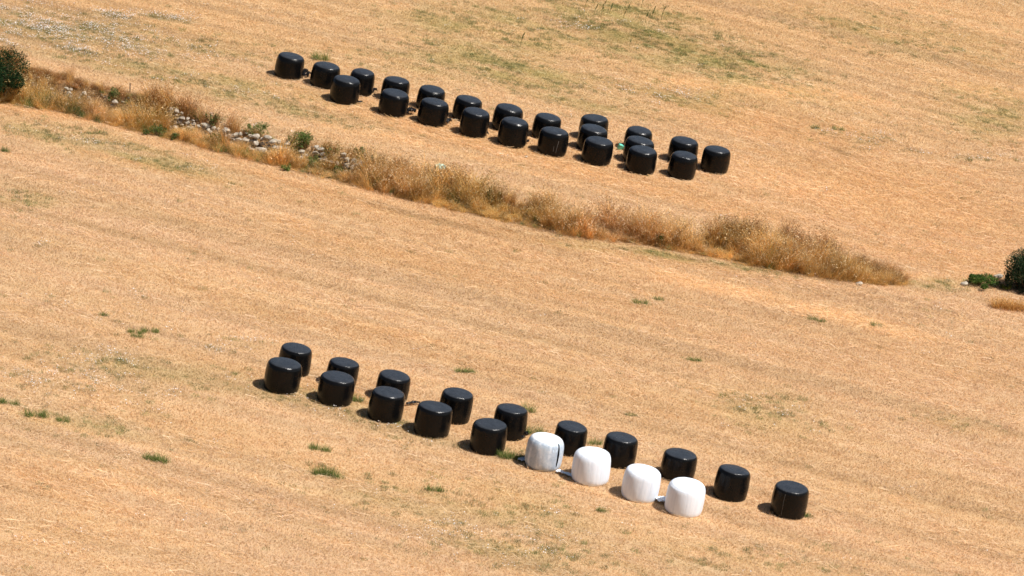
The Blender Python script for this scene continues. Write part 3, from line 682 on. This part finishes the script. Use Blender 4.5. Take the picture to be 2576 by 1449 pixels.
film_tail(upper[18], (1300, 372), (1328, 362), 0.26, M_BLACKSHEET, 8, 0.06, 0.14)
film_tail(lower[13], (1022, 1022), (1056, 1018), 0.11, M_BLACKSHEET, 9, 0.04, 0.06)
film_tail(lower[4], (1304, 1108), (1328, 1100), 0.22, M_BLACKSHEET, 10, 0.03, 0.14)
film_tail(worn, (1330, 1165), (1303, 1160), 0.34, M_BLUESHEET, 11, 0.05, 0.05)
film_tail(white[0], (1446, 1204), (1416, 1193), 0.22, M_BLUESHEET, 12, 0.03, 0.03)
film_tail(white[0], (1418, 1193), (1398, 1190), 0.20, M_WHITESHEET, 13, 0.03, 0.04)
film_tail(white[2], (1684, 1270), (1651, 1260), 0.42, M_WHITESHEET, 14, 0.04, 0.08)

def on_bale(o, px, py):
    """where the line of sight through a picture point meets the bale, in the bale's frame"""
    M = o.matrix_basis.inverted(); a = M @ Vector(CAM); b = M @ Vector(CAM + ray(px, py) * 400)
    d = (b - a).normalized()
    ok, loc, nor, _ = o.ray_cast(a, d); return (np.array(loc), np.array(nor)) if ok else (None, None)
def strip_part(o, name, line, mat, proud=0.004, label=None):
    """a narrow mark on the wrap, given as (x, y, half width) down the bale"""
    bpy.context.view_layer.update(); V = []; Fc = []
    for (px, py, hw_) in line:
        for s in (-1, 1):
            l, n = on_bale(o, px + s * hw_, py)
            if l is None: return
            V.append(l + n * proud)
    m = len(V) // 2
    for i in range(m - 1): Fc.append((2 * i, 2 * i + 1, 2 * i + 3, 2 * i + 2))
    V2 = [v * np.array([0.97, 0.97, 1.0]) for v in V]; k = len(V)
    for i in range(m - 1):
        Fc.append((2 * i, 2 * i + 2, k + 2 * i + 2, k + 2 * i)); Fc.append((2 * i + 1, k + 2 * i + 1, k + 2 * i + 3, 2 * i + 3))
    c = link(name, new_mesh(name, V + V2, Fc, mat, None, False), o)
    if label: c['label'] = label
Z4 = lambda x, y: (2080 + x * 200 / 1449, 1700 + y * 200 / 1449)
def zz(pts): return [((2080 + x * 200 / 1449) / 4096 * W, (1700 + y * 200 / 1449) / 4096 * W, h * 200 / 1449 / 4096 * W) for x, y, h in pts]
strip_part(worn, 'stretched_film', zz([(1170, 490, 50), (1185, 560, 52), (1190, 640, 50), (1185, 720, 46), (1175, 800, 40), (1165, 850, 25)]), M_BLUESHEET, 0.004, 'blue grey stretched film beside the tear')
strip_part(worn, 'stretched_film', zz([(1030, 500, 70), (1025, 600, 72), (1020, 740, 66), (1010, 800, 55)]), M_BLUESHEET, 0.004, 'blue grey thin film left of the tear')
strip_part(worn, 'torn_slit', zz([(1108, 545, 4), (1125, 600, 16), (1126, 700, 20), (1118, 800, 22), (1100, 920, 24), (1080, 1040, 20), (1058, 1140, 13), (1042, 1225, 4)]), M_SLIT, 0.008, 'dark vertical tear in the wrap')
def z1(pts, x0, y0, k): return [((x0 + x * k) / 4096 * W, (y0 + y * k) / 4096 * W, h * 0.6) for x, y, h in pts]
strip_part(lower[9], 'scuff_mark', z1([(950, 575, 0.5), (930, 660, 0.6), (905, 760, 0.5), (880, 860, 0.35), (860, 980, 0.55), (838, 1090, 0.5), (822, 1200, 0.35)], 3000, 1880, 320 / 2108), M_SCUFF)
strip_part(upper[19], 'scuff_mark', z1([(2338, 975, 0.8), (2328, 1010, 0.6), (2312, 1060, 0.5), (2300, 1110, 0.45), (2292, 1150, 0.4)], 1600, 300, 700 / 2576), M_SCUFF)
strip_part(upper[19], 'scuff_mark', z1([(2266, 1050, 0.5), (2260, 1090, 0.5), (2256, 1130, 0.4)], 1600, 300, 700 / 2576), M_SCUFF)

# ------------------------------------------------------------------ stones
def stone_geo(rng, c, r, flat=0.75):
    """one angular field stone: a squashed, chipped ball"""
    import bmesh
    bm = bmesh.new(); bmesh.ops.create_icosphere(bm, subdivisions=2, radius=1.0)
    cut = [(Vector(rng.normal(0, 1, 3)).normalized(), rng.uniform(0.45, 0.8)) for _ in range(10)]
    s = np.array([rng.uniform(0.8, 1.3), rng.uniform(0.8, 1.1), flat * rng.uniform(0.8, 1.15)]) * r; a = rng.uniform(0, 6.28); out = []
    for v in bm.verts:
        p = v.co.copy()
        for n, d in cut:
            q = p.dot(n)
            if q > d: p -= n * (q - d) * 0.85
        p = np.array(p) * s * (1 + 0.05 * rng.normal()); out.append(np.array([p[0] * math.cos(a) - p[1] * math.sin(a), p[0] * math.sin(a) + p[1] * math.cos(a), p[2]]) + c)
    F_ = [tuple(v.index for v in f.verts) for f in bm.faces]; bm.free(); return out, F_
def stone_wall():
    rng = np.random.default_rng(77); V = []; Fc = []
    def add(c, r, fl=0.75):
        v, f = stone_geo(rng, c, r, fl); k = len(V); V.extend(v); Fc.extend([tuple(i + k for i in q) for q in f])
    for u in np.arange(WU(60), WU(935), 0.26):
        pxw = float(np.interp(u, _wu, [p[0] for p in WALL_PX])); hgt = 0.45 + 0.55 * float(noise(u / 1.7, 0.3, 8))
        if 380 < pxw < 425 or 730 < pxw < 785 or 820 < pxw < 855: hgt *= 0.5
        if pxw < 425: hgt *= 0.8 * (rng.random() < 0.3)
        z = 0.0; lvl = 0
        while z < hgt:
            r = rng.uniform(0.15, 0.24) if lvl == 0 else rng.uniform(0.10, 0.19)
            uu = u + rng.normal(0, 0.06); vv = float(wall_v(uu)) - 0.12 + 0.12 * z + rng.normal(0, 0.04); x, y = uu * UD[0] + vv * VD[0], uu * UD[1] + vv * VD[1]
            if pxw > 560: r *= 1.25
            zb = float(H(x - 0.25 * VD[0], y - 0.25 * VD[1])); add(np.array([x, y, zb + z + r * 0.5]), r); z += r * 1.25; lvl += 1
        for q in range(2):                          # small rubble at the top and foot
            uu = u + rng.normal(0, 0.15); vv = float(wall_v(uu)) + (rng.uniform(0.05, 0.5) if q else rng.uniform(-0.6, -0.25)); x, y = uu * UD[0] + vv * VD[0], uu * UD[1] + vv * VD[1]
            r = rng.uniform(0.04, 0.10); add(np.array([x, y, float(H(x, y)) + r * 0.4]), r)
    o = link('stone_wall', new_mesh('stone_wall', V, Fc, M_STONE))
    tag(o, 'tumbled dry stone wall of pale rubble half buried in the grass strip', 'wall')
stone_wall()
for (px, py, r, lab, sd) in [(2160, 716, 0.20, 'pale stone at the foot of the grass strip near its right end', 1), (1324, 396, 0.11, 'small flat pale stone on the stubble below the upper front row of bales', 2),
                             (2427, 717, 0.22, 'flat pale stone left of the bright green bush at the right edge', 3), (2512, 700, 0.24, 'grey stone between the bright green bush and the dark bush at the right', 4),
                             (372, 305, 0.2, 'pale boulder under the wide dark green shrub left of the wall', 5)]:
    p = at(px, py); v, f = stone_geo(np.random.default_rng(700 + sd), np.zeros(3), r, 0.6)
    o = link('field_stone', new_mesh('field_stone', v, f, M_STONE)); o.location = (p[0], p[1], p[2] + r * 0.25); tag(o, lab, 'stone')

# ------------------------------------------------------------------ bushes, shrubs, tufts
def shrub(name, px, py, wpx, hpx, pal, label, cat, seed, leaves=1200, leaf=0.035, lumps=7, group=None, droop=0.0, twig_pal=None, base_z=0.0):
    rng = np.random.default_rng(seed); p = at(px, py); k = px_m(p); R = wpx / k / 2; Hh = hpx / k / 0.97; V = []; Fc = []; C = []
    cs = []
    for i in range(lumps):
        a = rng.uniform(0, 6.28); d = R * 0.62 * math.sqrt(rng.random()); h = Hh * rng.uniform(0.16, 0.72) * (1 - 0.35 * (d / R) ** 2)
        cs.append((np.array([d * math.cos(a), d * math.sin(a), h]), np.array([R * rng.uniform(0.28, 0.5)] * 2 + [Hh * rng.uniform(0.22, 0.34)])))
    for i in range(max(2, lumps // 3)):
        a = rng.uniform(0, 6.28); d = R * rng.uniform(0.5, 1.0); cs.append((np.array([d * math.cos(a), d * math.sin(a), Hh * rng.uniform(0.15, 0.8)]), np.array([R * rng.uniform(0.10, 0.22)] * 2 + [Hh * rng.uniform(0.12, 0.25)])))
    for i in range(leaves):
        c, r = cs[rng.integers(len(cs))]; q = rng.normal(0, 1, 3); q /= np.linalg.norm(q); q *= rng.uniform(0.45, 1.08) ** 0.6
        pos = c + q * r
        if pos[2] < 0.02: pos[2] = rng.uniform(0.02, 0.15)
        d = q * 0.6 + rng.normal(0, 0.7, 3) + [0, 0, 0.25]; d /= np.linalg.norm(d); e = np.cross(d, rng.normal(0, 1, 3)); e /= np.linalg.norm(e); s = leaf * rng.uniform(0.6, 1.5); j = len(V)
        V += [pos - d * s, pos + e * s * 0.38, pos + d * s, pos - e * s * 0.38]; cc = pick(pal, 1, rng, 0.15)[0]; C += [cc] * 4; Fc.append((j, j + 1, j + 2, j + 3))
    root = bpy.data.objects.new(name, None); sc.collection.objects.link(root); root.location = (p[0], p[1], p[2] + base_z); root.empty_display_size = 0.2
    tag(root, label, cat, group)
    link('foliage', new_mesh('foliage', V, Fc, M_LEAF, np.clip(np.array(C), 0.004, 0.9)), root)
    V = []; Fc = []
    for c, r in cs:                                    # stems reach into every lump
        q0 = np.array([c[0] * 0.12, c[1] * 0.12, -0.05]); pts = [q0 + (c - q0) * f + np.array([0, 0, -0.08 * Hh * math.sin(f * 3.14)]) for f in np.linspace(0, 1, 5)]; j = len(V); rad = 0.012 + 0.012 * Hh
        for i, q in enumerate(pts):
            for m in range(5):
                a = m * 1.2566; V.append(q + rad * (1 - 0.17 * i) * np.array([math.cos(a), math.sin(a), 0]))
        for i in range(4):
            for m in range(5): Fc.append((j + i * 5 + m, j + i * 5 + (m + 1) % 5, j + (i + 1) * 5 + (m + 1) % 5, j + (i + 1) * 5 + m))
    link('stem', new_mesh('stem', V, Fc, M_STEM), root)
    return root
DKGREEN = [(0.022, 0.048, 0.020), (0.032, 0.064, 0.024), (0.044, 0.080, 0.028), (0.018, 0.036, 0.016)]
GREY = [(0.055, 0.075, 0.045), (0.08, 0.10, 0.06), (0.04, 0.055, 0.035), (0.11, 0.13, 0.07)]
BRIGHT = [(0.07, 0.14, 0.03), (0.10, 0.18, 0.04), (0.045, 0.09, 0.025), (0.14, 0.21, 0.05)]
shrub('dark_bush', -32, 250, 218, 138, DKGREEN, 'large dense dark green bush cut off by the left edge of the picture', 'bush', 1, 34000, 0.05, 30)
shrub('dark_bush', 2586, 731, 126, 118, DKGREEN + GREY, 'tall dark grey green bush at the right edge of the picture', 'bush', 2, 16000, 0.045, 22)
GS = 'green shrubs growing along the stone wall'
shrub('green_bush', 2470, 719, 92, 36, BRIGHT, 'bright green low bush left of the tall dark bush at the right edge', 'bush', 3, 2200, 0.045, 9)
shrub('low_plant', 2502, 722, 46, 16, GREY, 'low grey green plant between the two bushes at the right edge', 'plant', 4, 500, 0.035, 5)
shrub('low_plant', 2528, 726, 50, 13, [(0.20, 0.24, 0.04), (0.13, 0.17, 0.04), (0.28, 0.27, 0.06)], 'yellow green creeping plant at the foot of the tall dark bush', 'plant', 5, 500, 0.035, 5)
shrub('low_plant', 2571, 738, 26, 26, GREY, 'small silvery plant in front of the tall dark bush', 'plant', 6, 300, 0.035, 4)
SHRUBS = [(288, 258, 46, 46, BRIGHT + OLIVE, 'upright yellow green shrub left of the wide dark shrub, above the rubble', 900), (390, 296, 92, 36, DKGREEN + BRIGHT, 'wide dark green shrub left of the exposed wall', 1500),
 (537, 315, 44, 34, DKGREEN + GREEN, 'small dark green shrub above the exposed wall, between its two bare stretches', 700), (645, 338, 80, 34, OLIVE + GREEN, 'olive shrub straggling above the right end of the bare wall', 900),
 (745, 388, 96, 66, BRIGHT + GREEN, 'largest bright green shrub, right of the bare wall', 2400), (547, 362, 44, 32, BRIGHT, 'green shrub below the exposed wall, in front of the stones', 700),
 (903, 398, 42, 34, BRIGHT + OLIVE, 'green shrub just above the last bare stones of the wall', 650), (830, 392, 70, 36, OLIVE + BROWN, 'brownish olive shrub between the largest shrub and the last bare stones', 900),
 (850, 440, 28, 30, BRIGHT, 'little bright shrub at the left of the last bare stones', 450), (721, 430, 24, 22, GREEN, 'tiny green shrub at the lower edge of the grass under the largest shrub', 350),
 (786, 420, 44, 34, OLIVE + GREEN, 'greyish green shrub in the grass right of the largest shrub', 650), (958, 436, 52, 46, DKGREEN + OLIVE, 'dark green shrub right of the last bare stones', 900),
 (1072, 482, 36, 30, OLIVE + GREEN, 'left one of two faint green shrubs in the middle of the grass strip', 500), (1118, 488, 30, 32, BRIGHT + OLIVE, 'right one of two faint green shrubs in the middle of the grass strip', 500),
 (1245, 522, 56, 56, OLIVE + DKGREEN, 'dull green shrub deep in brown grass at the middle of the strip', 900), (1664, 617, 44, 36, BRIGHT, 'rounded bright green shrub alone in the right part of the strip', 800),
 (394, 340, 70, 32, OLIVE + BRIGHT, 'yellow green shrub low in the strip below the wide dark shrub', 700), (440, 352, 28, 18, OLIVE + BRIGHT, 'small yellowish shrub left of the exposed wall foot', 300), (480, 343, 36, 26, GREY + OLIVE, 'greyish shrub in front of the left bare stretch of wall', 400)]
for i, (px, py, w_, h_, pal, lab, nl) in enumerate(SHRUBS): shrub('green_shrub', px, py, w_, h_, pal, lab, 'shrub', 40 + i, nl, 0.04, 7, GS)

def grass_thing(name, px, py, wpx, hpx, pal, label, cat, seed, group, per=1.0, lean=(0.5, 0.3), heads=0.0, headpal=None, bend=0.5, part=True, w=0.013):
    rng = np.random.default_rng(seed); p = at(px, py); k = px_m(p); R = wpx / k / 2; h = hpx / k; n = int(per * (110 + 1500 * R * min(R, 0.5)))
    base = []
    nl = max(2, int(R * 8)); cl = [(q * R, rng.normal(0, 0.12) * min(R, 0.6), rng.uniform(0.08, 0.16) + R * 0.12) for q in np.linspace(-0.65, 0.65, nl)]
    for _ in range(n):
        c = cl[rng.integers(nl)]; x, y = c[0] + rng.normal(0, c[2] * 0.6), c[1] + rng.normal(0, c[2] * 0.5); base.append((x, y, float(H(p[0] + x, p[1] + y)) - p[2] - 0.02))
    o = link(name, blade_mesh(name, n, 0, (h * 0.4, h * 1.0), w, lean, bend, 3, pal, seed, M_LEAF, heads, headpal, base)); o.location = p
    return tag(o, label, cat, group)
GT = 'green grass tufts in the stubble'
TUFTS = [(340, 838, 34, 12, 'left one of the close pair of tufts at mid left'), (378, 836, 36, 13, 'right one of the close pair of tufts at mid left'), (345, 848, 24, 12, 'small tuft just below a close pair of tufts at the left'),
 (24, 1016, 46, 16, 'broad tuft near the left picture edge, level with the lower front bales'), (90, 1050, 48, 20, 'slanting bright tuft, second from the left picture edge'), (157, 1060, 24, 15, 'small bright tuft right of the slanting tuft'), (393, 1160, 58, 20, 'wide bright tuft alone at the lower left'),
 (806, 1132, 42, 16, 'thin pale tuft above the spreading tuft below the lower bales'), (822, 1195, 72, 24, 'spreading tuft of several clumps below the leftmost lower bales'), (1094, 1235, 34, 17, 'bright tuft below the fourth and fifth lower front bales'), (1170, 937, 46, 13, 'faint tuft on the open field above the lower back row'),
 (1612, 764, 34, 14, 'tuft below the right part of the dry grass strip'), (1657, 754, 14, 10, 'tiny tuft right of the one below the dry grass strip'), (1748, 908, 28, 11, 'dark low tuft on the open field right of center'), (1286, 1153, 66, 20, 'thick dark tuft between the last black front bale and torn white bale'),
 (1341, 1092, 46, 22, 'green tuft behind the torn white bale'), (1330, 1036, 22, 24, 'tuft growing behind the right side of the fifth lower back bale'), (1498, 1118, 26, 16, 'low tuft between two black back bales behind the second white bale'), (1514, 1287, 20, 14, 'dark tuft in front of the white bales'),
 (806, 151, 32, 22, 'tuft behind the second bale at the upper left of the upper group'), (2108, 327, 26, 10, 'right one of two tufts on the upper right field'), (2052, 324, 16, 11, 'left one of two tufts on the upper right field'), (14, 382, 14, 14, 'small tuft at the left picture edge just below the dry grass strip'),
 (260, 794, 16, 10, 'tiny tuft above the close pair of tufts at the left'), (2205, 820, 24, 11, 'faint tuft among the pale streaks at the right'), (1587, 1045, 20, 8, 'yellow green tuft above the black bales behind the white ones'), (2044, 804, 14, 9, 'left of two tiny dark tufts on the right open field'), (2066, 809, 14, 9, 'right of two tiny dark tufts on the right open field'),
 (2030, 1300, 18, 14, 'small tuft at the foot of the bale at the lower right end'), (900, 1010, 24, 20, 'tuft at the right foot of the second lower front bale'), (97, 1042, 3, 3, '')]
for i, (px, py, w_, h_, lab) in enumerate(TUFTS):
    if lab: grass_thing('grass_tuft', px, py, w_ * 1.05, h_ * 1.45, GREEN if w_ > 20 else GREEN + OLIVE, 'green grass tuft, ' + lab, 'grass tuft', 800 + i, GT)
GD = 'dark dried bushes in the right part of the grass strip'
for i, (px, py, w_, h_, lab) in enumerate([(1885, 622, 105, 60, 'dark brown dried weed bush, left one of two large ones in the strip'), (2050, 650, 165, 66, 'dark brown dried weed bush, the largest, right of the gap in the strip'), (2180, 694, 120, 50, 'golden brown dried weed bush at the right end of the strip')]):
    grass_thing('dried_bush', px, py, w_, h_, DBROWN if i < 2 else BROWN, lab, 'dried bush', 860 + i, GD, 0.45, (0.2, 0.2), 0.9, DBROWN + [(0.42, 0.30, 0.18)], 0.35, w=0.008)

grass_thing('dry_grass_clump', 2540, 778, 110, 36, GOLD + BROWN, 'low mound of dry golden grass below the bushes at the right edge', 'dry grass clump', 870, None, 1.6, (0.5, 0.25), 0.4, GOLD, 0.6, w=0.009)
# tall green reeds at the top of the field
GR = 'green reed stems at the top of the field'
def reed(px, py, hpx, label, seed):
    rng = np.random.default_rng(seed); p = at(px, py); h = hpx / px_m(p); V = []; Fc = []; C = []; az = rng.normal(0.2, 0.3)
    pts = [np.array([0.28 * h * f * f * math.cos(az), 0.28 * h * f * f * math.sin(az), h * f]) for f in np.linspace(0, 1, 6)]
    root = bpy.data.objects.new('green_reed', None); sc.collection.objects.link(root); root.location = p; root.empty_display_size = 0.1; tag(root, label, 'reed', GR)
    for i, q in enumerate(pts):
        for m in range(4): a = m * 1.5708; V.append(q + (0.010 - 0.001 * i) * np.array([math.cos(a), math.sin(a), 0]))
    for i in range(5):
        for m in range(4): Fc.append((4 * i + m, 4 * i + (m + 1) % 4, 4 * i + 4 + (m + 1) % 4, 4 * i + 4 + m))
    link('stalk', new_mesh('stalk', V, Fc, M_LEAF, np.ones((len(V), 3)) * [0.20, 0.22, 0.08]), root)
    V = []; Fc = []
    for k in range(7):
        f = 0.45 + 0.55 * k / 6; q = np.array([0.28 * h * f * f * math.cos(az), 0.28 * h * f * f * math.sin(az), h * f]); a = az + rng.normal(0, 0.5); L = h * rng.uniform(0.22, 0.38)
        d = np.array([math.cos(a) * 0.65, math.sin(a) * 0.65, 0.75]) * L; s = np.array([-math.sin(a), math.cos(a), 0.3]) * 0.032; j = len(V)
        V += [q, q + d * 0.4 + s, q + d, q + d * 0.4 - s]; Fc.append((j, j + 1, j + 2, j + 3))
    link('leaf', new_mesh('leaf', V, Fc, M_LEAF, np.ones((len(V), 3)) * [0.07, 0.115, 0.03]), root)
k7 = 1300 / 2576; c7 = W / 4096
REEDS = [(868, 100, 100, 'tallest'), (945, 122, 56, 'second'), (1000, 128, 72, 'third'), (1068, 112, 50, 'fourth'), (1180, 140, 40, 'short one'), (1207, 100, 45, 'thin one'), (1322, 58, 62, 'topmost'), (1350, 182, 60, 'one'), (1402, 150, 56, 'arching one'), (1475, 165, 70, 'broad leaved'), (360, 372, 70, 'lone'), (1226, 362, 34, 'low')]
RLAB = ['tall leaning green reed, leftmost of the cluster at the top of the field', 'green reed second from the left in the top cluster', 'leafy green reed above the thick green patch in the top cluster', 'slanting green reed right of the leafy one in the top cluster', 'short green reed in the middle of the top cluster',
 'thin green reed standing a little higher in the middle of the top cluster', 'green reed nearest the top edge of the picture', 'green reed low in the right half of the top cluster', 'arching green reed second from the right in the top cluster', 'broad leaved green reed, rightmost of the top cluster', 'lone green reed left of and below the top cluster', 'low green reed by itself under the top cluster']
for i, ((x, y, h_, _), lab) in enumerate(zip(REEDS, RLAB)): reed((1900 + x * k7) * c7, (y * k7) * c7, h_ * k7 * c7 * 1.5, lab, 900 + i)

# ------------------------------------------------------------------ litter and a stake
def litter():
    p = at(1561, 377)
    import bmesh
    bm = bmesh.new(); bmesh.ops.create_cube(bm, size=1.0)
    for v in bm.verts: v.co = Vector((v.co.x * 0.26 * (1.1 if v.co.z > 0 else 0.9), v.co.y * 0.16, v.co.z * 0.26))
    bmesh.ops.bevel(bm, geom=bm.edges[:], offset=0.015, segments=2, affect='EDGES')
    m = bpy.data.meshes.new('plastic_container'); bm.to_mesh(m); bm.free(); m.materials.append(M_TURQ)
    o = link('plastic_container', m); o.location = (p[0], p[1], p[2] + 0.14); o.rotation_euler = (0.5, 0.35, 0.5)
    tag(o, 'turquoise plastic container lying against the left side of a black bale', 'container')
    rng = np.random.default_rng(5); p = at(1108, 438); V = []; Fc = []; NU, NV = 14, 8
    for i in range(NU + 1):
        for j in range(NV + 1):
            a = math.pi * j / NV; r = 0.15 * (0.8 + 0.3 * rng.random()) * (0.6 + 0.4 * math.sin(math.pi * (i + 1) / (NU + 2)))
            V.append(((i / NU - 0.5) * 0.5, r * math.cos(a), r * math.sin(a) * 1.4 + 0.02))
    for i in range(NU):
        for j in range(NV): q = i * (NV + 1) + j; Fc.append((q, q + 1, q + NV + 2, q + NV + 1))
    o = link('plastic_sheet', new_mesh('plastic_sheet', V, Fc, M_PALEGREEN)); o.location = (p[0], p[1], p[2] + 0.25); o.rotation_euler = (0, 0.1, -0.2)
    tag(o, 'crumpled pale green plastic sheet caught in the dry brown grass of the strip', 'plastic sheet')
    p = at(327, 232); V = []; Fc = []
    for i, (z, r) in enumerate([(-0.1, 0.022), (0.2, 0.024), (0.42, 0.022), (0.44, 0.012)]):
        for m_ in range(7): a = m_ * 0.8976; V.append((r * math.cos(a) + 0.03 * z, r * math.sin(a), z))
    for i in range(3):
        for m_ in range(7): Fc.append((7 * i + m_, 7 * i + (m_ + 1) % 7, 7 * i + 7 + (m_ + 1) % 7, 7 * i + 7 + m_))
    Fc.append(tuple(range(21, 28)))
    o = link('wooden_stake', new_mesh('wooden_stake', V, Fc, M_STAKE)); o.location = p; tag(o, 'short dark wooden stake standing at the upper edge of the grass strip', 'stake')
litter()
